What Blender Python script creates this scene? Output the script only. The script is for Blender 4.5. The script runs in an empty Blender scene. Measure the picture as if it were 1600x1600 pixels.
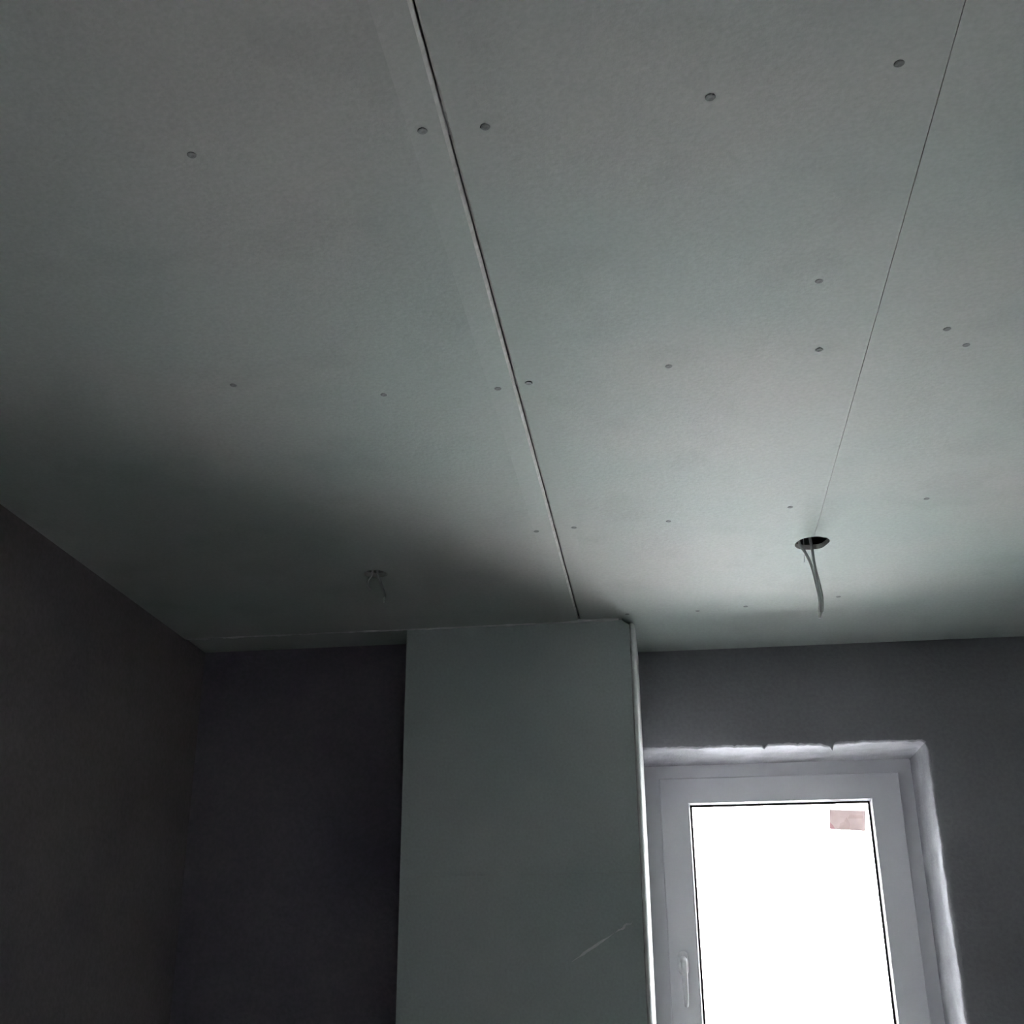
import bpy, bmesh, math, random
from mathutils import Vector, Matrix, noise
from mathutils.geometry import tessellate_polygon

random.seed(4)
scene = bpy.context.scene
COL = scene.collection

# ------------------------------------------------------------------ camera
EYE = 1.55                                   # camera height above the floor
cam_data = bpy.data.cameras.new('camera')
cam_data.sensor_width = 36.0
cam_data.lens = 1853.09 / 1600 * 36.0
cam_data.clip_start = 0.02
cam = bpy.data.objects.new('camera', cam_data)
COL.objects.link(cam)
R_ = Vector((0.99130767, 0.13140942, -0.00637667))
U_ = Vector((0.0562305, -0.37936889, 0.92353526))
F_ = Vector((-0.11894212, 0.91586615, 0.38346051))
m = Matrix((R_, U_, -F_)).transposed().to_4x4()
m.translation = Vector((0, 0, EYE))
cam.matrix_world = m
scene.camera = cam

# ------------------------------------------------------------------ daylight: overcast white sky
world = bpy.data.worlds.new('overcast_sky')
scene.world = world
world.use_nodes = True
bg = world.node_tree.nodes['Background']
bg.inputs['Color'].default_value = (0.985, 0.97, 1.0, 1)
bg.inputs['Strength'].default_value = 5.0

scene.view_settings.view_transform = 'Standard'
scene.view_settings.look = 'None'
scene.view_settings.gamma = 1.0
scene.view_settings.use_curve_mapping = False
scene.view_settings.exposure = 3.14
scene.cycles.max_bounces = 16
scene.cycles.diffuse_bounces = 10
scene.cycles.transparent_max_bounces = 16

# ------------------------------------------------------------------ dimensions (metres)
CEIL = EYE + 1.0115
X_LEFT, X_RIGHT, Y_BACK = -1.4045, 1.75, -2.3
Y_PIER, Y_RECESS, Y_WIN = 3.2497, 3.4074, 3.6098
PIER_L, PIER_R = -0.7326, -0.0743
SEAM1, SEAM2 = -0.2309, 0.3691
OX0, OX1, OZ0, OZ1 = -0.085, 0.7557, 0.86, EYE + 0.7088      # window opening
Y_FRAME, Y_SASH = 3.877, 3.8635
SLAB = CEIL + 0.13

# ------------------------------------------------------------------ materials
def mat(name, c1, c2=None, rough=0.85, scale=3.0, bump=0.0, bscale=200.0, spec=0.3, detail=4.0, lo=0.35, hi=0.65, speck=None, smudge=None):
    ma = bpy.data.materials.new(name)
    ma.use_nodes = True
    nt = ma.node_tree
    b = nt.nodes['Principled BSDF']
    b.inputs['Roughness'].default_value = rough
    b.inputs['Specular IOR Level'].default_value = spec
    co = nt.nodes.new('ShaderNodeTexCoord')
    n = nt.nodes.new('ShaderNodeTexNoise')
    n.inputs['Scale'].default_value = scale
    n.inputs['Detail'].default_value = detail
    nt.links.new(co.outputs['Object'], n.inputs['Vector'])
    r = nt.nodes.new('ShaderNodeValToRGB')
    r.color_ramp.elements[0].position = lo
    r.color_ramp.elements[1].position = hi
    r.color_ramp.elements[0].color = (*c1, 1)
    r.color_ramp.elements[1].color = (*(c2 or c1), 1)
    nt.links.new(n.outputs['Fac'], r.inputs['Fac'])
    out = r.outputs['Color']
    for speck, e0, e1 in ((speck, 0.3, 0.7), (smudge, 0.66, 0.56)):
        if not speck:
            continue
        n3 = nt.nodes.new('ShaderNodeTexNoise')
        n3.inputs['Scale'].default_value = speck[0]
        n3.inputs['Detail'].default_value = 3
        nt.links.new(co.outputs['Object'], n3.inputs['Vector'])
        r3 = nt.nodes.new('ShaderNodeValToRGB')
        v = speck[1]
        ca, cb_ = ((1 - v, 1 - v, 1 - v, 1), (1, 1, 1, 1))
        if e0 > e1:
            ca, cb_, e0, e1 = cb_, ca, e1, e0
        r3.color_ramp.elements[0].position = e0
        r3.color_ramp.elements[1].position = e1
        r3.color_ramp.elements[0].color = ca
        r3.color_ramp.elements[1].color = cb_
        nt.links.new(n3.outputs['Fac'], r3.inputs['Fac'])
        mx = nt.nodes.new('ShaderNodeMix')
        mx.data_type = 'RGBA'
        mx.blend_type = 'MULTIPLY'
        mx.inputs['Factor'].default_value = 1
        nt.links.new(out, mx.inputs['A'])
        nt.links.new(r3.outputs['Color'], mx.inputs['B'])
        out = mx.outputs['Result']
    nt.links.new(out, b.inputs['Base Color'])
    if bump:
        n2 = nt.nodes.new('ShaderNodeTexNoise')
        n2.inputs['Scale'].default_value = bscale
        n2.inputs['Detail'].default_value = 5
        nt.links.new(co.outputs['Object'], n2.inputs['Vector'])
        bp = nt.nodes.new('ShaderNodeBump')
        bp.inputs['Strength'].default_value = bump
        bp.inputs['Distance'].default_value = 0.002
        nt.links.new(n2.outputs['Fac'], bp.inputs['Height'])
        nt.links.new(bp.outputs['Normal'], b.inputs['Normal'])
    return ma

M = {}
M['board'] = mat('green_grey_board_paper', (0.405, 0.47, 0.445), (0.472, 0.482, 0.462), 0.69, 1.6, 0.25, 120, 0.40, 3, speck=(140, 0.10), smudge=(5.5, 0.055))
M['board_edge'] = mat('pale_edge_paper', (0.415, 0.478, 0.454), (0.482, 0.491, 0.472), 0.69, 1.6, 0.25, 120, 0.40, 3, speck=(140, 0.08))
M['pier_board'] = mat('blue_green_board_paper', (0.57, 0.655, 0.655), (0.63, 0.68, 0.68), 0.75, 1.6, 0.25, 120, 0.15, 3, speck=(140, 0.10))
M['core'] = mat('gypsum_core', (0.55, 0.54, 0.52), (0.68, 0.67, 0.66), 0.95, 60, 0.6, 300, 0.1)
M['filler'] = mat('joint_filler', (0.70, 0.71, 0.71), (0.80, 0.81, 0.81), 0.9, 30, 0.5, 250, 0.1)
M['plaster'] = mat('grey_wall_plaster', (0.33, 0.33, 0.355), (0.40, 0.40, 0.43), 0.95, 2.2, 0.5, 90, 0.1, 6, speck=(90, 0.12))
M['reveal'] = mat('reveal_plaster_lit_head', (0.56, 0.555, 0.60), (0.74, 0.735, 0.78), 0.95, 14, 0.8, 160, 0.1, 6, speck=(220, 0.15))  # reveal plaster, base lightened to paint in the daylight on the head
M['jamb'] = mat('reveal_plaster_dimmed_jamb', (0.34, 0.34, 0.365), (0.45, 0.45, 0.48), 0.95, 14, 0.8, 160, 0.1, 6, speck=(220, 0.15))  # same reveal plaster, base darkened to paint in the weaker light on the jambs
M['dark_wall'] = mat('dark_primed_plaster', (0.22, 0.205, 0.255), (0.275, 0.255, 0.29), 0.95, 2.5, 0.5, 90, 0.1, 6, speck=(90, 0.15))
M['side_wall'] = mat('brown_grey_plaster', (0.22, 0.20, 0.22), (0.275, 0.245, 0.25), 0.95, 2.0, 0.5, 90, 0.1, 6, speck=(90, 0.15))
M['back_wall'] = mat('unpainted_plaster', (0.13, 0.13, 0.13), (0.18, 0.18, 0.175), 0.95, 2.0, 0.4, 90, 0.1)
M['right_wall'] = mat('pale_unpainted_plaster', (0.24, 0.24, 0.24), (0.32, 0.32, 0.31), 0.95, 2.0, 0.4, 90, 0.1)
M['floor'] = mat('cement_screed', (0.68, 0.68, 0.67), (0.77, 0.76, 0.75), 0.9, 4, 0.4, 70, 0.2)
M['slab'] = mat('raw_concrete', (0.16, 0.16, 0.16), (0.24, 0.24, 0.23), 0.95, 5, 0.4, 60, 0.1)
M['pvc'] = mat('white_pvc', (0.78, 0.78, 0.82), (0.82, 0.82, 0.85), 0.35, 6, 0.03, 300, 0.4)
M['bead'] = mat('glazing_bead_white', (0.80, 0.80, 0.82), None, 0.3, 6, 0, 1, 0.4)
M['gasket'] = mat('black_gasket', (0.016, 0.016, 0.016), None, 0.7)
M['handle'] = mat('white_handle', (0.78, 0.78, 0.80), None, 0.3, 6, 0, 1, 0.5)
M['cable'] = mat('dark_grey_cable_sheath', (0.60, 0.62, 0.615), (0.68, 0.70, 0.695), 0.6, 40, 0.1, 100, 0.3)
M['cable2'] = mat('pale_cable_sheath', (0.50, 0.52, 0.52), (0.58, 0.60, 0.60), 0.6, 40, 0.1, 100, 0.3)
M['tip'] = mat('white_wire_end', (0.85, 0.88, 0.86), None, 0.5)
M['screw'] = mat('grey_screw_steel', (0.22, 0.23, 0.23), (0.28, 0.29, 0.29), 0.8, 200, 0, 1, 0.05)
M['zinc'] = mat('zinc_profile', (0.40, 0.41, 0.42), None, 0.4)
M['snow'] = mat('pale_ground', (0.72, 0.72, 0.73), (0.80, 0.80, 0.80), 0.95, 0.3)

def glass_mat():
    ma = bpy.data.materials.new('window_glass')
    ma.use_nodes = True
    nt = ma.node_tree
    nt.nodes.remove(nt.nodes['Principled BSDF'])
    out = nt.nodes['Material Output']
    t = nt.nodes.new('ShaderNodeBsdfTransparent')
    t.inputs['Color'].default_value = (0.95, 0.97, 0.96, 1)
    g = nt.nodes.new('ShaderNodeBsdfGlossy')
    g.inputs['Roughness'].default_value = 0.02
    f = nt.nodes.new('ShaderNodeFresnel')
    f.inputs['IOR'].default_value = 1.45
    mx = nt.nodes.new('ShaderNodeMixShader')
    nt.links.new(f.outputs[0], mx.inputs[0])
    nt.links.new(t.outputs[0], mx.inputs[1])
    nt.links.new(g.outputs[0], mx.inputs[2])
    nt.links.new(mx.outputs[0], out.inputs['Surface'])
    return ma
M['glass'] = glass_mat()

def sticker_mat(name, clear, c1, c2, c3=None):
    ma = bpy.data.materials.new(name)
    ma.use_nodes = True
    nt = ma.node_tree
    nt.nodes.remove(nt.nodes['Principled BSDF'])
    out = nt.nodes['Material Output']
    co = nt.nodes.new('ShaderNodeTexCoord')
    n = nt.nodes.new('ShaderNodeTexNoise')
    n.inputs['Scale'].default_value = 28
    n.inputs['Detail'].default_value = 3
    nt.links.new(co.outputs['Object'], n.inputs['Vector'])
    r = nt.nodes.new('ShaderNodeValToRGB')
    r.color_ramp.elements[0].position = 0.35
    r.color_ramp.elements[1].position = 0.65
    r.color_ramp.elements[0].color = (*c1, 1)
    r.color_ramp.elements[1].color = (*c2, 1)
    nt.links.new(n.outputs['Fac'], r.inputs['Fac'])
    tl = nt.nodes.new('ShaderNodeBsdfTranslucent')
    nt.links.new(r.outputs['Color'], tl.inputs['Color'])
    df = nt.nodes.new('ShaderNodeBsdfDiffuse')
    nt.links.new(r.outputs['Color'], df.inputs['Color'])
    m1 = nt.nodes.new('ShaderNodeMixShader')
    m1.inputs[0].default_value = 0.35
    nt.links.new(tl.outputs[0], m1.inputs[1])
    nt.links.new(df.outputs[0], m1.inputs[2])
    tr = nt.nodes.new('ShaderNodeBsdfTransparent')
    m2 = nt.nodes.new('ShaderNodeMixShader')
    m2.inputs[0].default_value = clear
    nt.links.new(m1.outputs[0], m2.inputs[1])
    nt.links.new(tr.outputs[0], m2.inputs[2])
    nt.links.new(m2.outputs[0], out.inputs['Surface'])
    return ma
M['sticker'] = sticker_mat('pinkish_sticker_paper', 0.0, (0.29, 0.255, 0.255), (0.33, 0.295, 0.29))
def tint_mat(name, c):
    ma = bpy.data.materials.new(name)
    ma.use_nodes = True
    nt = ma.node_tree
    nt.nodes.remove(nt.nodes['Principled BSDF'])
    t = nt.nodes.new('ShaderNodeBsdfTransparent')
    t.inputs['Color'].default_value = (*c, 1)
    nt.links.new(t.outputs[0], nt.nodes['Material Output'].inputs['Surface'])
    return ma
M['sticker_red'] = tint_mat('red_sticker_print', (0.94, 0.80, 0.85))
M['sticker_pale'] = tint_mat('grey_sticker_print', (0.955, 0.945, 0.94))
M['film'] = sticker_mat('clear_sticker_film', 0.06, (0.40, 0.385, 0.385), (0.46, 0.45, 0.45))

# ------------------------------------------------------------------ helpers
def link(name, me, ma, parent=None, kind=None, smooth=False, label=None):
    o = bpy.data.objects.new(name, me)
    COL.objects.link(o)
    if ma is not None and not me.materials:
        for q in (ma if isinstance(ma, (list, tuple)) else [ma]):
            me.materials.append(q)
    if smooth:
        for p in me.polygons:
            p.use_smooth = True
    if parent is not None:
        o.parent = parent
        o.matrix_parent_inverse = parent.matrix_world.inverted()
    if kind:
        o['kind'] = kind
    if label:
        o['label'] = label
    return o

def from_bm(bm, name):
    bmesh.ops.recalc_face_normals(bm, faces=bm.faces[:])
    me = bpy.data.meshes.new(name)
    bm.to_mesh(me)
    bm.free()
    return me

def box(bm, x0, x1, y0, y1, z0, z1):
    v = [bm.verts.new(c) for c in ((x0, y0, z0), (x1, y0, z0), (x1, y1, z0), (x0, y1, z0),
                                   (x0, y0, z1), (x1, y0, z1), (x1, y1, z1), (x0, y1, z1))]
    for f in ((0, 1, 2, 3), (4, 5, 6, 7), (0, 1, 5, 4), (1, 2, 6, 5), (2, 3, 7, 6), (3, 0, 4, 7)):
        bm.faces.new([v[i] for i in f])

def box_obj(name, b, ma, parent=None, kind=None, label=None):
    bm = bmesh.new()
    box(bm, *b)
    return link(name, from_bm(bm, name), ma, parent, kind, False, label)

def tag(o, label, cat, group=None):
    o['label'] = label
    o['category'] = cat
    if group:
        o['group'] = group
    return o

def empty(name, loc):
    o = bpy.data.objects.new(name, None)
    o.empty_display_size = 0.05
    COL.objects.link(o)
    o.location = loc
    bpy.context.view_layer.update()
    return o

def tube_mesh(name, pts, rad, seg=10, cap=True):
    """round tube through smooth (Catmull-Rom) points; rad is a number or one per point"""
    P = [Vector(p) for p in pts]
    if not isinstance(rad, (list, tuple)):
        rad = [rad] * len(P)
    S = []
    n = 6
    for i in range(len(P) - 1):
        p0 = P[max(i - 1, 0)]; p1 = P[i]; p2 = P[i + 1]; p3 = P[min(i + 2, len(P) - 1)]
        for k in range(n):
            t = k / n
            q = 0.5 * ((2 * p1) + (p2 - p0) * t + (2 * p0 - 5 * p1 + 4 * p2 - p3) * t * t + (3 * p1 - p0 - 3 * p2 + p3) * t ** 3)
            S.append((q, rad[i] * (1 - t) + rad[i + 1] * t))
    S.append((P[-1], rad[-1]))
    bm = bmesh.new()
    rings = []
    for i, (q, r) in enumerate(S):
        a = S[max(i - 1, 0)][0]; b = S[min(i + 1, len(S) - 1)][0]
        d = (b - a).normalized()
        u = d.cross(Vector((0.3, 1, 0.1))).normalized()
        w = d.cross(u)
        rings.append([bm.verts.new(q + r * (math.cos(t) * u + math.sin(t) * w)) for t in (2 * math.pi * k / seg for k in range(seg))])
    for a, b in zip(rings, rings[1:]):
        for k in range(seg):
            bm.faces.new((a[k], a[(k + 1) % seg], b[(k + 1) % seg], b[k]))
    if cap:
        bm.faces.new(rings[0]); bm.faces.new(rings[-1])
    return from_bm(bm, name)

def frame_mesh(name, rings, closed_back=True):
    """rectangular ring built from successive rectangles (x0,x1,z0,z1,y)"""
    bm = bmesh.new()
    R = []
    for (x0, x1, z0, z1, y) in rings:
        R.append([bm.verts.new(c) for c in ((x0, y, z0), (x1, y, z0), (x1, y, z1), (x0, y, z1))])
    seq = R + ([R[0]] if closed_back else [])
    for a, b in zip(seq, seq[1:]):
        for k in range(4):
            bm.faces.new((a[k], a[(k + 1) % 4], b[(k + 1) % 4], b[k]))
    return from_bm(bm, name)

# ------------------------------------------------------------------ shell
box_obj('floor', (X_LEFT - 0.2, X_RIGHT + 0.2, Y_BACK - 0.2, 4.1, -0.2, 0.0), M['floor'], None, 'structure')['label'] = 'grey cement screed floor'
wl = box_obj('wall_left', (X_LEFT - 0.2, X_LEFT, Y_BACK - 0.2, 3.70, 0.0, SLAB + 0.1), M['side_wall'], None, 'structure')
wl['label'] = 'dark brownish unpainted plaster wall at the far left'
wr = box_obj('wall_right', (X_RIGHT, X_RIGHT + 0.2, Y_BACK - 0.2, 3.66, 0.0, SLAB + 0.1), M['right_wall'], None, 'structure')
wr['label'] = 'unpainted plaster wall to the right of the window wall'
wb = box_obj('wall_rear', (X_LEFT, X_RIGHT, Y_BACK - 0.2, Y_BACK, 0.0, SLAB + 0.1), M['back_wall'], None, 'structure')
wb['label'] = 'unpainted plaster wall opposite the window'
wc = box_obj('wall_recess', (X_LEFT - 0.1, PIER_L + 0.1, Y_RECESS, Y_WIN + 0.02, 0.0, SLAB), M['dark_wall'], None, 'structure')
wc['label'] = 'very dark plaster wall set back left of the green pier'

# window wall: rings around the opening, rough arris and plastered reveal
def rrect(d, r, y, n=130, k=8, rect=None):
    x0, x1, z0, z1 = rect or (OX0 - d, OX1 + d, OZ0 - d, OZ1 + d)
    pts = []
    cs = [(x0 + r, z0 + r, math.pi, 'b'), (x1 - r, z0 + r, 1.5 * math.pi, 'r'), (x1 - r, z1 - r, 0, 't'), (x0 + r, z1 - r, 0.5 * math.pi, 'l')]
    for i, (cx, cz, a0, _) in enumerate(cs):
        for j in range(k + 1):
            a = a0 + 0.5 * math.pi * j / k
            pts.append((cx + r * math.cos(a), cz + r * math.sin(a)))
        nx, nz, b0, _ = cs[(i + 1) % 4]
        e = (nx + r * math.cos(b0), nz + r * math.sin(b0))
        s = pts[-1]
        for j in range(1, n):
            t = j / n
            pts.append((s[0] + (e[0] - s[0]) * t, s[1] + (e[1] - s[1]) * t))
    return [Vector((p[0], y, p[1])) for p in pts]

def nib(x, x0, w, depth):
    """plaster nib hanging below the head edge"""
    t = abs(x - x0) / w
    return depth * max(0.0, 1 - t) if t < 1 else 0.0

def wall_rings():
    cx, cz = 0.5 * (OX0 + OX1), 0.5 * (OZ0 + OZ1)
    spec = []   # (offset outward, depth behind the wall face, corner radius, roughness)
    spec.append(('rect', (X_LEFT - 0.19, X_RIGHT + 0.19, 0.0, SLAB), 0.0))
    for d, y, r, a in ((0.14, 0, .06, 0), (0.06, 0, .045, .2), (0.03, 0, .035, .5), (.014, .0005, .028, .9), (.006, .002, .024, 1),
                       (.001, .006, .020, 1), (-.0005, .012, .018, 1), (0, .03, .015, .8), (0, .06, .013, .7), (0, .10, .011, .6),
                       (0, .15, .010, .6), (0, .20, .009, .5), (0, .24, .007, .4), (-.003, .262, .006, .2), (-.003, .34, .004, 0)):
        spec.append(('off', d, y, r, a))
    bm = bmesh.new()
    rings = []
    for s in spec:
        if s[0] == 'rect':
            ring = rrect(0, 0.001, Y_WIN, rect=s[1])
        else:
            _, d, y, r, a = s
            ring = rrect(d, r, Y_WIN + y)
            for p in ring:
                head = max(0, min(1, (p.z - OZ1 + 0.05) / 0.04))
                q = noise.noise(Vector((p.x * 60, y * 40, p.z * 60))) * 0.0022 + noise.noise(Vector((p.x * 17 + 5, y * 12, p.z * 17))) * 0.0035
                q += noise.noise(Vector((p.x * 190, y * 90, p.z * 190))) * 0.0018 + noise.noise(Vector((p.x * 420, y * 300, p.z * 420))) * 0.0010
                q *= a
                out = Vector((p.x - cx, 0, 0)) if abs(p.x - cx) / (OX1 - OX0) > abs(p.z - cz) / (OZ1 - OZ0) else Vector((0, 0, p.z - cz))
                out.normalize()
                edge = max(0, 1 - abs(y - .003) / .03) if y < .035 else 0
                p += out * q
                if d < 0.02 and y < 0.03 and head > 0:
                    hang = nib(p.x, 0.2877, .0065, .015) + nib(p.x, .4830, .0075, .026) + nib(p.x, .470, .022, .010) + nib(p.x, .085, .004, .007) + nib(p.x, .385, .006, .004) + nib(p.x, .20, .005, .005) + nib(p.x, .55, .02, .003)
                    p.z -= hang * edge
                if y > 0.02 and y < 0.25 and head > 0 and p.x < 0.14:       # broken hollow in the head plaster
                    h = max(0, 1 - ((p.x - 0.02) / 0.09) ** 2) * max(0, 1 - ((y - .12 + .5 * (p.x - .02)) / .07) ** 2)
                    p.z += 0.016 * h
        rings.append([bm.verts.new(p) for p in ring])
    n = len(rings[0])
    for i, (a, b) in enumerate(zip(rings, rings[1:])):
        for k in range(n):
            f = bm.faces.new((a[k], a[(k + 1) % n], b[(k + 1) % n], b[k]))
            c_ = f.calc_center_median()
            f.material_index = 0 if i < 5 else (1 if OZ1 - c_.z < min(OX1 - c_.x, c_.x - OX0) else 2)  # mitre split: light painted into the head tone, shade into the jambs
            f.smooth = True
    # outer face of the wall, so that it has a real thickness
    outer = [bm.verts.new(p) for p in rrect(0, 0.001, Y_WIN + 0.34, rect=(X_LEFT - 0.19, X_RIGHT + 0.19, 0.0, SLAB))]
    for k in range(n):
        bm.faces.new((rings[-1][k], rings[-1][(k + 1) % n], outer[(k + 1) % n], outer[k]))
        bm.faces.new((outer[k], outer[(k + 1) % n], rings[0][(k + 1) % n], rings[0][k]))
    return from_bm(bm, 'wall_window')
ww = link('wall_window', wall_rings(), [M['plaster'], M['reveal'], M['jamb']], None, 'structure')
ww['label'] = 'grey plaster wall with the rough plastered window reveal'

# ------------------------------------------------------------------ ceiling: slab above, plasterboard panels below
ceil = box_obj('ceiling', (X_LEFT - 0.2, X_RIGHT + 0.2, Y_BACK - 0.2, 3.95, SLAB, SLAB + 0.2), M['slab'], None, 'structure')
ceil['label'] = 'ceiling lined with pale green-grey plasterboard panels'
TH = 0.0125

def panel(name, outline, holes=(), taper=(), dz=0.0, z=CEIL, td=0.0022, ch=0.003):
    """outline: ccw polygon of the flat face; taper: list of (x_edge, x_inner, y0, y1) tapered long edges; edges get a small chamfer"""
    bm = bmesh.new()
    loops = [list(outline)] + [list(h) for h in holes]
    flat = [Vector((p[0], p[1], 0)) for lp in loops for p in lp]
    tris = tessellate_polygon([[Vector((p[0], p[1], 0)) for p in lp] for lp in loops])
    lo = [bm.verts.new((p.x, p.y, z + dz)) for p in flat]
    hi = [bm.verts.new((p.x, p.y, z + dz + TH)) for p in flat]
    for t in tris:
        bm.faces.new([lo[i] for i in t])
        bm.faces.new([hi[i] for i in t])
    k = 0
    for li, lp in enumerate(loops):
        n = len(lp)
        for i in range(n):
            a, b = k + i, k + (i + 1) % n
            f = bm.faces.new((lo[a], lo[b], hi[b], hi[a]))
            f.material_index = 1
        k += n
    for (xe, xi, y0, y1) in taper:
        s = 1 if xe > xi else -1
        prof = [(xi, 0.0), (xe - s * ch, td), (xe, td + ch), (xe, TH), (xi, TH)]
        A = [bm.verts.new((px, y0, z + dz + pz)) for px, pz in prof]
        B = [bm.verts.new((px, y1, z + dz + pz)) for px, pz in prof]
        for i in range(5):
            j = (i + 1) % 5
            if i == 4:
                continue
            f = bm.faces.new((A[i], A[j], B[j], B[i]))
            f.material_index = 1 if i in (1, 2) else 2
        bm.faces.new(A); bm.faces.new(B)
    me = from_bm(bm, name)
    return link(name, me, [M['board'], M['core'], M['board_edge']], ceil)

def circle(cx, cy, r, n=28, rough=0.0, a0=0.0, a1=2 * math.pi, seed=0, sy=1.0):
    out = []
    full = abs(a1 - a0 - 2 * math.pi) < 1e-6
    for i in range(n if full else n + 1):
        a = a0 + (a1 - a0) * i / n
        rr = r * (1 + rough * noise.noise(Vector((math.cos(a) * 2 + seed, math.sin(a) * 2, 1.7))))
        out.append((cx + rr * math.cos(a), cy + sy * rr * math.sin(a)))
    return out

T = 0.046
yb, yp = Y_BACK, 3.2460
HOLE_L, HOLE_R = (-0.708, 2.764), (0.3695, 2.716)
# panel left of the open joint, with the smaller hole
pa = panel('plasterboard_panel', [(X_LEFT, yb), (SEAM1 - .0012 - T, yb), (SEAM1 - .0012 - T, yp), (X_LEFT, yp)],
           [circle(*HOLE_L, 0.029, 26, .12, seed=3, sy=.95)], [(SEAM1 - .0012, SEAM1 - .0012 - T, yb, yp)], dz=-0.0024, td=0.0018, ch=0.0038)
pa['label'] = 'wide ceiling panel left of the open joint, with the smaller cable hole'
# panel between the open joint and the fine joint (half of the larger hole in its edge)
half = circle(*HOLE_R, 0.040, 18, .10, a0=1.5 * math.pi, a1=0.5 * math.pi, seed=8, sy=1.1)   # runs along the left half, far to near reversed below
yA, yB = half[0][1], half[-1][1]
out_b = [(SEAM1 + .0018 + T, yb), (SEAM2 - .0004, yb), (SEAM2 - .0004, 1.0), (SEAM2, yA)] + [(min(x, SEAM2), y) for x, y in half[1:-1]] + [(SEAM2, yB), (SEAM2, yp), (SEAM1 + .0018 + T, yp)]
pb = panel('plasterboard_panel', out_b, [], [(SEAM1 + .0018, SEAM1 + .0018 + T, yb, yp)], dz=0.0008)
pb['label'] = 'ceiling panel between the open joint and the fine joint'
half2 = circle(*HOLE_R, 0.040, 18, .10, a0=0.5 * math.pi, a1=-0.5 * math.pi, seed=8, sy=1.1)
out_c = [(SEAM2 + .0005, yb), (X_RIGHT, yb), (X_RIGHT, yp), (SEAM2, yp), (SEAM2, half2[0][1])] + [(max(x, SEAM2), y) for x, y in half2[1:-1]] + [(SEAM2, half2[-1][1]), (SEAM2 + .0007, half2[-1][1] - .01), (SEAM2 + .0010, 1.8)]
pc = panel('plasterboard_panel', out_c, [], [], dz=0.0011)
pc['label'] = 'ceiling panel to the right of the fine joint'
# narrow panels between the cross joint and the walls
ys = 3.2485
pd = panel('plasterboard_strip', [(X_LEFT, ys), (-0.1110, ys), (-0.1110, Y_WIN), (PIER_L + .05, Y_WIN), (PIER_L + .05, Y_RECESS), (X_LEFT, Y_RECESS)], dz=0.0010)
pe = panel('plasterboard_strip', [(-0.1085, yp), (X_RIGHT, yp), (X_RIGHT, Y_WIN), (-0.1085, Y_WIN)], dz=0.0010)

# zinc furring channels above the boards, at the screw rows
for i, y in enumerate((1.163, 1.83, 2.505, 3.195)):
    bm = bmesh.new()
    box(bm, X_LEFT, X_RIGHT, y - .03, y + .03, CEIL + TH + .0015, CEIL + TH + .0022)
    box(bm, X_LEFT, X_RIGHT, y - .03, y - .0292, CEIL + TH + .0022, CEIL + TH + .028)
    box(bm, X_LEFT, X_RIGHT, y + .0292, y + .03, CEIL + TH + .0022, CEIL + TH + .028)
    link('furring_channel', from_bm(bm, 'furring_channel'), M['zinc'], ceil)

# screws: dished heads in the board surface
def screw_mesh():
    bm = bmesh.new()
    prof = [(0.0, -.0002), (.0030, -.0004), (.0058, -.0002), (.0064, .0004), (.0064, .002)]
    rings = []
    seg = 12
    for r, z in prof:
        rings.append([bm.verts.new((r * math.cos(2 * math.pi * k / seg), r * math.sin(2 * math.pi * k / seg), z)) for k in range(seg)] if r else [bm.verts.new((0, 0, z))])
    for k in range(seg):
        bm.faces.new((rings[0][0], rings[1][k], rings[1][(k + 1) % seg]))
    for a, b in zip(rings[1:], rings[2:]):
        for k in range(seg):
            bm.faces.new((a[k], a[(k + 1) % seg], b[(k + 1) % seg], b[k]))
    me = from_bm(bm, 'screw_head')
    me.materials.append(M['screw'])
    return me
sm = screw_mesh()
SCREWS = [(pa, -.2728, 2.5351), (pb, -.1851, 2.5321), (pa, -.2629, 1.8422), (pb, -.2072, 1.836), (pb, -.1824, 1.1696), (pa, -.2608, 1.1633),
          (pa, -.4678, 1.8343), (pb, .0388, 1.8094), (pb, .2898, 1.7887), (pb, .2681, 1.5792), (pb, .0955, 1.1558), (pb, .313, 1.1296),
          (pc, .4901, 1.7513), (pc, .5324, 1.8087), (pc, .5904, 2.4764), (pb, .2991, 2.4807), (pb, .0315, 2.5247), (pb, .1044, 3.2086),
          (pb, .2355, 3.1878), (pc, .4805, 3.1404), (pa, -.5625, 1.1661), (pa, -.7213, 1.7618), (pb, -.0918, 3.2084)]
for p, x, y in SCREWS:
    dz = {pa: -.0024, pb: .0008, pc: .0011}[p]
    if abs(x - SEAM1) < T + .004:
        dz += 0.0020 * (1 - abs(x - SEAM1) / T)
    o = bpy.data.objects.new('screw_head', sm)
    COL.objects.link(o)
    o.parent = p
    o.location = (x, y, CEIL + dz - .0004)

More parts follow.
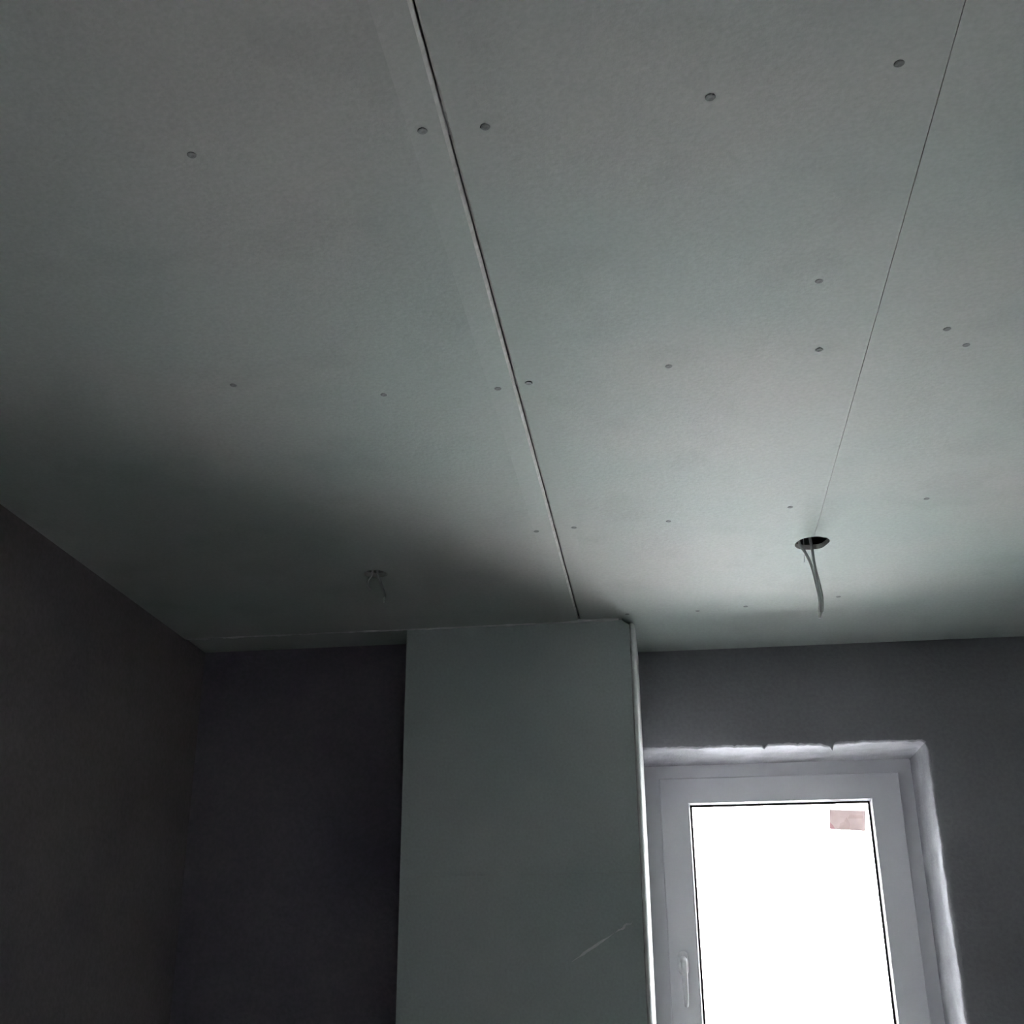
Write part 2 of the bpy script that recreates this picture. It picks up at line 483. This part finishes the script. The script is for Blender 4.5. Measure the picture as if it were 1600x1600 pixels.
# filler bead along the cross joint
def bead_mesh(x0, x1, y, z, r, n, seed):
    bm = bmesh.new()
    rows = []
    for i in range(n + 1):
        t = i / n
        x = x0 + (x1 - x0) * t
        q = r * (0.75 + 0.7 * noise.noise(Vector((x * 22, seed, 0))) + .3 * noise.noise(Vector((x * 90, seed, 2))))
        q = max(q, r * .25)
        rows.append([bm.verts.new((x, y - q * 1.6, z + .003)), bm.verts.new((x, y - q * 1.1, z - q * .45)), bm.verts.new((x, y, z - q)), bm.verts.new((x, y + .001, z + .003))])
    for a, b in zip(rows, rows[1:]):
        for k in range(3):
            bm.faces.new((a[k], a[k + 1], b[k + 1], b[k]))
    bm.faces.new(rows[0]); bm.faces.new(rows[-1])
    return from_bm(bm, 'joint_filler')
link('joint_filler', bead_mesh(X_LEFT, -.118, Y_PIER - .001, CEIL, .0066, 160, 3), M['filler'], ceil, smooth=True)['label'] = 'pale filler bead along the cross joint'

# ------------------------------------------------------------------ boxed pier left of the window
pier = empty('wall_pier', (0.5 * (PIER_L + PIER_R), Y_PIER, 0.0))
pier['kind'] = 'structure'
pier['label'] = 'green plasterboard boxed pier left of the window'
JZ = EYE + 0.3175

def prism_xz(name, poly, y0, y1, ma, parent, core=None, label=None):
    bm = bmesh.new()
    A = [bm.verts.new((x, y0, z)) for x, z in poly]
    B = [bm.verts.new((x, y1, z)) for x, z in poly]
    bm.faces.new(A); bm.faces.new(B)
    n = len(poly)
    for i in range(n):
        f = bm.faces.new((A[i], A[(i + 1) % n], B[(i + 1) % n], B[i]))
        f.material_index = 1 if core else 0
    return link(name, from_bm(bm, name), [ma] + ([core] if core else []), parent, label=label)

FX1 = -.0890
top = CEIL - .0012
up = [(PIER_L, JZ + .0001), (FX1, JZ + .0001), (FX1, top - .016), (-.094, top - .013), (-.103, top - .007), (-.112, top), (PIER_L, top)]
prism_xz('front_panel', up, Y_PIER, Y_PIER + TH, M['pier_board'], pier, M['core'], 'upper front panel')
prism_xz('front_panel', [(PIER_L, 0), (FX1, 0), (FX1, JZ - .0001), (PIER_L, JZ - .0001)], Y_PIER + .0004, Y_PIER + TH, M['pier_board'], pier, M['core'], 'lower front panel')
# right side board: its cut gypsum edge shows beside the front panel
def side_board():
    bm = bmesh.new()
    n = 150
    rows = []
    z1 = CEIL - .012
    for i in range(n + 1):
        z = z1 * i / n
        e = .0012 * noise.noise(Vector((0, 3, z * 40))) + .0008 * noise.noise(Vector((4, 3, z * 130)))
        rows.append([bm.verts.new(c) for c in ((-.0874 + e, Y_PIER + .0006, z), (PIER_R - .0095, Y_PIER + .0004 + e * .5, z), (PIER_R - .0065, Y_PIER + .0026 + e * .5, z), (PIER_R - .0036, Y_PIER + .0080 + e * .4, z), (PIER_R - .0012, Y_PIER + .016, z), (PIER_R, Y_PIER + .028, z),
                                               (PIER_R, Y_WIN - .0005, z), (-.0868, Y_WIN - .0005, z))])
    for a, b in zip(rows, rows[1:]):
        for k in range(8):
            f = bm.faces.new((a[k], a[(k + 1) % 8], b[(k + 1) % 8], b[k]))
            f.material_index = 1
            f.smooth = k < 5
    bm.faces.new(rows[0]); f = bm.faces.new(rows[-1]); f.material_index = 1
    return from_bm(bm, 'side_panel')
link('side_panel', side_board(), [M['pier_board'], M['filler']], pier, label='side panel with rough pale filled edge')
prism_xz('side_panel', [(PIER_L, 0), (PIER_L + TH, 0), (PIER_L + TH, top), (PIER_L, top)], Y_PIER + TH + .0003, Y_RECESS, M['pier_board'], pier)
# faint dried smears of plaster on the front panel
def smear(pts, w, seed):
    bm = bmesh.new()
    rows = []
    n = 24
    a, b = Vector(pts[0]), Vector(pts[1])
    d = (b - a)
    nn = Vector((-d.y, d.x)).normalized()
    for i in range(n + 1):
        t = i / n
        q = a + d * t
        h = w * math.sin(math.pi * min(max(t, .04), .96)) * (0.7 + .6 * noise.noise(Vector((t * 9, seed, 0))))
        o = nn * (.004 * noise.noise(Vector((t * 4, seed, 5))))
        rows.append([bm.verts.new((q.x + o.x + nn.x * s * h, Y_PIER - e, q.y + o.y + nn.y * s * h)) for s, e in ((-1, -.0001), (-.4, .0004), (.4, .0004), (1, -.0001))])
    for r0, r1 in zip(rows, rows[1:]):
        for k in range(3):
            bm.faces.new((r0[k], r0[k + 1], r1[k + 1], r1[k]))
    return from_bm(bm, 'plaster_smear')
M['smear'] = mat('thin_plaster_smear', (0.80, 0.83, 0.86), (0.88, 0.89, 0.90), 0.9, 60, 0.4, 200, 0.1)
link('plaster_smear', smear([(-.275, EYE + .100), (-.165, EYE + .168)], .005, 1), M['smear'], pier)
link('plaster_smear', smear([(-.160, EYE + .170), (-.115, EYE + .196)], .0045, 2), M['smear'], pier)

# ------------------------------------------------------------------ window
win = empty('window_1', (0.5 * (OX0 + OX1), Y_FRAME, OZ0))
win['kind'] = 'structure'
win['label'] = 'white plastic window with a single tilting sash'
ZB = OZ0
SX0, SX1, SZ0, SZ1 = -.0335, .7110, ZB + .045, EYE + .664
GX0, GX1, GZ0, GZ1 = .0535, .6230, SZ0 + .085, EYE + .5875
fr = frame_mesh('frame', [(OX0 - .004, OX1 + .004, ZB - .004, OZ1 + .004, Y_FRAME), (SX0 + .018, SX1 - .018, SZ0 + .018, SZ1 - .018, Y_FRAME),
                          (SX0 + .018, SX1 - .018, SZ0 + .018, SZ1 - .018, Y_FRAME + .066), (OX0 - .004, OX1 + .004, ZB - .004, OZ1 + .004, Y_FRAME + .066)])
link('frame', fr, M['pvc'], win)
c = .003
sa = frame_mesh('sash', [(SX0, SX1, SZ0, SZ1, Y_FRAME - .0005), (SX0, SX1, SZ0, SZ1, Y_SASH + c), (SX0 + c, SX1 - c, SZ0 + c, SZ1 - c, Y_SASH),
                         (GX0, GX1, GZ0, GZ1, Y_SASH), (GX0, GX1, GZ0, GZ1, Y_SASH + .060),
                         (SX0 + .020, SX1 - .020, SZ0 + .020, SZ1 - .020, Y_SASH + .060), (SX0 + .020, SX1 - .020, SZ0 + .020, SZ1 - .020, Y_FRAME - .0005)])
sash = link('sash', sa, M['pvc'], win)
YG = Y_SASH + .028
i0 = .0035
gb = frame_mesh('glazing_bead', [(GX0 - .0, GX1 + .0, GZ0, GZ1, Y_SASH + .0022), (GX0 + .0015, GX1 - .0015, GZ0 + .0015, GZ1 - .0015, Y_SASH + .0006),
                                 (GX0 + i0, GX1 - i0, GZ0 + i0, GZ1 - i0, Y_SASH + .0035), (GX0 + .0065, GX1 - .0065, GZ0 + .0065, GZ1 - .0065, YG - .004),
                                 (GX0, GX1, GZ0, GZ1, YG - .004)])
link('glazing_bead', gb, M['bead'], sash)
gk = frame_mesh('gasket', [(GX0 + .001, GX1 - .001, GZ0 + .001, GZ1 - .001, YG - .004), (GX0 + .0125, GX1 - .0125, GZ0 + .0125, GZ1 - .0125, YG - .0030),
                           (GX0 + .0130, GX1 - .0130, GZ0 + .0130, GZ1 - .0130, YG), (GX0 + .001, GX1 - .001, GZ0 + .001, GZ1 - .001, YG)])
link('gasket', gk, M['gasket'], sash)
box_obj('glass_pane', (GX0 + .0005, GX1 - .0005, YG, YG + .004, GZ0 + .0005, GZ1 - .0005), M['glass'], sash)

# handle: rosette, neck and lever pointing down
hx, hz = .0105, EYE + .112
hd = empty('handle', (hx, Y_SASH, hz))
hd.parent = win
hd.matrix_parent_inverse = win.matrix_world.inverted()
bpy.context.view_layer.update()
def rounded_plate(name, cx, cz, w, h, y0, y1, r, b):
    bm = bmesh.new()
    def loop(ins, y):
        out = []
        ww_, hh_, rr = w / 2 - ins, h / 2 - ins, max(r - ins, .0005)
        for sx, sz, a0 in ((1, 1, 0), (-1, 1, .5), (-1, -1, 1), (1, -1, 1.5)):
            for k in range(7):
                a = (a0 + .5 * k / 6) * math.pi
                out.append(bm.verts.new((cx + sx * (ww_ - rr) + rr * math.cos(a), y, cz + sz * (hh_ - rr) + rr * math.sin(a))))
        return out
    L = [loop(0, y0), loop(0, y1 + b), loop(b * .4, y1 + b * .3), loop(b, y1)]
    n = len(L[0])
    for p, q in zip(L, L[1:]):
        for k in range(n):
            bm.faces.new((p[k], p[(k + 1) % n], q[(k + 1) % n], q[k]))
    bm.faces.new(L[0]); bm.faces.new(L[-1])
    return from_bm(bm, name)
link('rosette', rounded_plate('rosette', hx, hz, .030, .066, Y_SASH + .0003, Y_SASH - .011, .012, .004), M['handle'], hd, smooth=False)
link('neck', tube_mesh('neck', [(hx, Y_SASH - .009, hz + .006), (hx, Y_SASH - .025, hz + .006), (hx, Y_SASH - .045, hz + .005)], .0095, 14), M['handle'], hd, smooth=True)
lev = tube_mesh('lever', [(hx - .004, Y_SASH - .045, hz + .012), (hx + .001, Y_SASH - .051, hz + .008), (hx + .002, Y_SASH - .053, hz - .012), (hx + .002, Y_SASH - .053, hz - .05),
                          (hx + .002, Y_SASH - .052, hz - .09), (hx + .002, Y_SASH - .050, hz - .117), (hx + .002, Y_SASH - .049, hz - .122)],
                [.006, .0095, .0095, .0085, .0080, .0065, .003], 14)
for v in lev.vertices:            # flatten the grip
    if v.co.z < hz + .004:
        v.co.y = Y_SASH - .052 + (v.co.y - (Y_SASH - .052)) * .7
link('lever', lev, M['handle'], hd, smooth=True)

# sticker on the pane
st = empty('sticker', (.545, YG, EYE + .489))
tag(st, 'small pinkish paper sticker in the upper right corner of the window pane', 'sticker')
def card(name, poly, y0, y1, ma):
    return prism_xz(name, poly, y0, y1, ma, st)
y0 = YG - .0002
E = EYE
card('paper', [(.486, E + .4985), (.5935, E + .4895), (.6005, E + .5500), (.4915, E + .5570)], y0 - .0004, y0, M['sticker'])
card('film_strip', [(.4915, E + .5570), (.6005, E + .5500), (.6030, E + .5700), (.4895, E + .5745)], y0 - .0003, y0, M['film'])
card('print_mark', [(.4866, E + .4990), (.5030, E + .4976), (.4985, E + .5085), (.4876, E + .5210)], y0 - .0009, y0 - .0006, M['sticker_red'])
card('print_mark', [(.514, E + .4990), (.545, E + .4965), (.551, E + .512), (.541, E + .533), (.533, E + .520), (.520, E + .515)], y0 - .0009, y0 - .0006, M['sticker_pale'])
card('print_mark', [(.546, E + .529), (.590, E + .528), (.592, E + .537), (.552, E + .541)], y0 - .0009, y0 - .0006, M['sticker_pale'])

# ------------------------------------------------------------------ cables
cb = empty('electric_cable', (.3695, 2.716, CEIL))
tag(cb, 'grey forked cable with white tip hanging from the ceiling hole before the window', 'cable')
yc = 2.722
link('strand', tube_mesh('strand', [(.338, yc + .006, SLAB), (.337, yc + .004, CEIL + .05), (.3405, yc, CEIL + .004), (.3500, yc, CEIL - .016), (.3610, yc, CEIL - .045), (.3665, yc, CEIL - .075),
      (.3705, yc, CEIL - .105), (.3728, yc, CEIL - .130), (.3722, yc, CEIL - .152), (.3695, yc, CEIL - .170)], .0036, 10), M['cable'], cb, smooth=True)
link('strand', tube_mesh('strand', [(.362, yc + .006, SLAB), (.365, yc + .004, CEIL + .05), (.3675, yc, CEIL + .004), (.3690, yc, CEIL - .018), (.3698, yc, CEIL - .045), (.3728, yc, CEIL - .075),
      (.3765, yc, CEIL - .105), (.3790, yc, CEIL - .130), (.3782, yc, CEIL - .152), (.3752, yc, CEIL - .170)], .0036, 10), M['cable'], cb, smooth=True)
link('bare_tip', tube_mesh('bare_tip', [(.3700, yc, CEIL - .169), (.3694, yc, CEIL - .176), (.3685, yc, CEIL - .184)], [.0038, .0042, .0026], 10), M['tip'], cb, smooth=True)
link('bare_tip', tube_mesh('bare_tip', [(.3748, yc, CEIL - .169), (.3730, yc, CEIL - .175)], [.0022, .0014], 10), M['tip'], cb, smooth=True)
link('loose_wire', tube_mesh('loose_wire', [(.352, yc + .012, CEIL + .03), (.352, yc + .01, CEIL - .004), (.3505, yc + .006, CEIL - .022), (.3470, yc + .004, CEIL - .044)], .0009, 6), M['cable'], cb, smooth=True)

cb2 = empty('electric_cable', (-.708, 2.764, CEIL))
tag(cb2, 'pale short cable ends hanging from the small ceiling hole left of the pier', 'cable')
y2 = 2.764
link('strand', tube_mesh('strand', [(-.705, y2 - .004, SLAB), (-.705, y2 - .002, CEIL + .05), (-.7035, y2, CEIL), (-.694, y2, CEIL - .028), (-.6855, y2, CEIL - .052), (-.683, y2, CEIL - .066)], .0032, 10), M['cable2'], cb2, smooth=True)
link('strand', tube_mesh('strand', [(-.715, y2 - .004, SLAB), (-.715, y2, CEIL + .05), (-.718, y2 + .004, CEIL), (-.728, y2 + .006, CEIL - .016), (-.729, y2 + .006, CEIL - .030), (-.722, y2 + .006, CEIL - .040)], .0026, 10), M['cable'], cb2, smooth=True)
link('bare_tip', tube_mesh('bare_tip', [(-.6832, y2, CEIL - .065), (-.6835, y2, CEIL - .072), (-.6842, y2, CEIL - .080)], [.0026, .0030, .0016], 10), M['tip'], cb2, smooth=True)

# ------------------------------------------------------------------ outside: ground and the facade of the house around the window
box_obj('ground', (-40, 40, Y_WIN + .34, 60, -3.3, -3.0), M['snow'], None, 'structure')['label'] = 'pale ground outside the window'
def facade():
    bm = bmesh.new()
    y0_, y1_ = Y_WIN + .3405, Y_WIN + .42
    e = .03
    xs, zs = (-9, OX0 - e, OX1 + e, 9), (-3.0, OZ0 - e, OZ1 + e, 6.5)
    for i in range(3):
        for k in range(3):
            if i == 1 and k == 1:
                continue
            box(bm, xs[i], xs[i + 1], y0_, y1_, zs[k], zs[k + 1])
    bmesh.ops.remove_doubles(bm, verts=bm.verts[:], dist=1e-5)
    return from_bm(bm, 'wall_facade')
link('wall_facade', facade(), M['slab'], None, 'structure')['label'] = 'outer face of the house wall around the window'
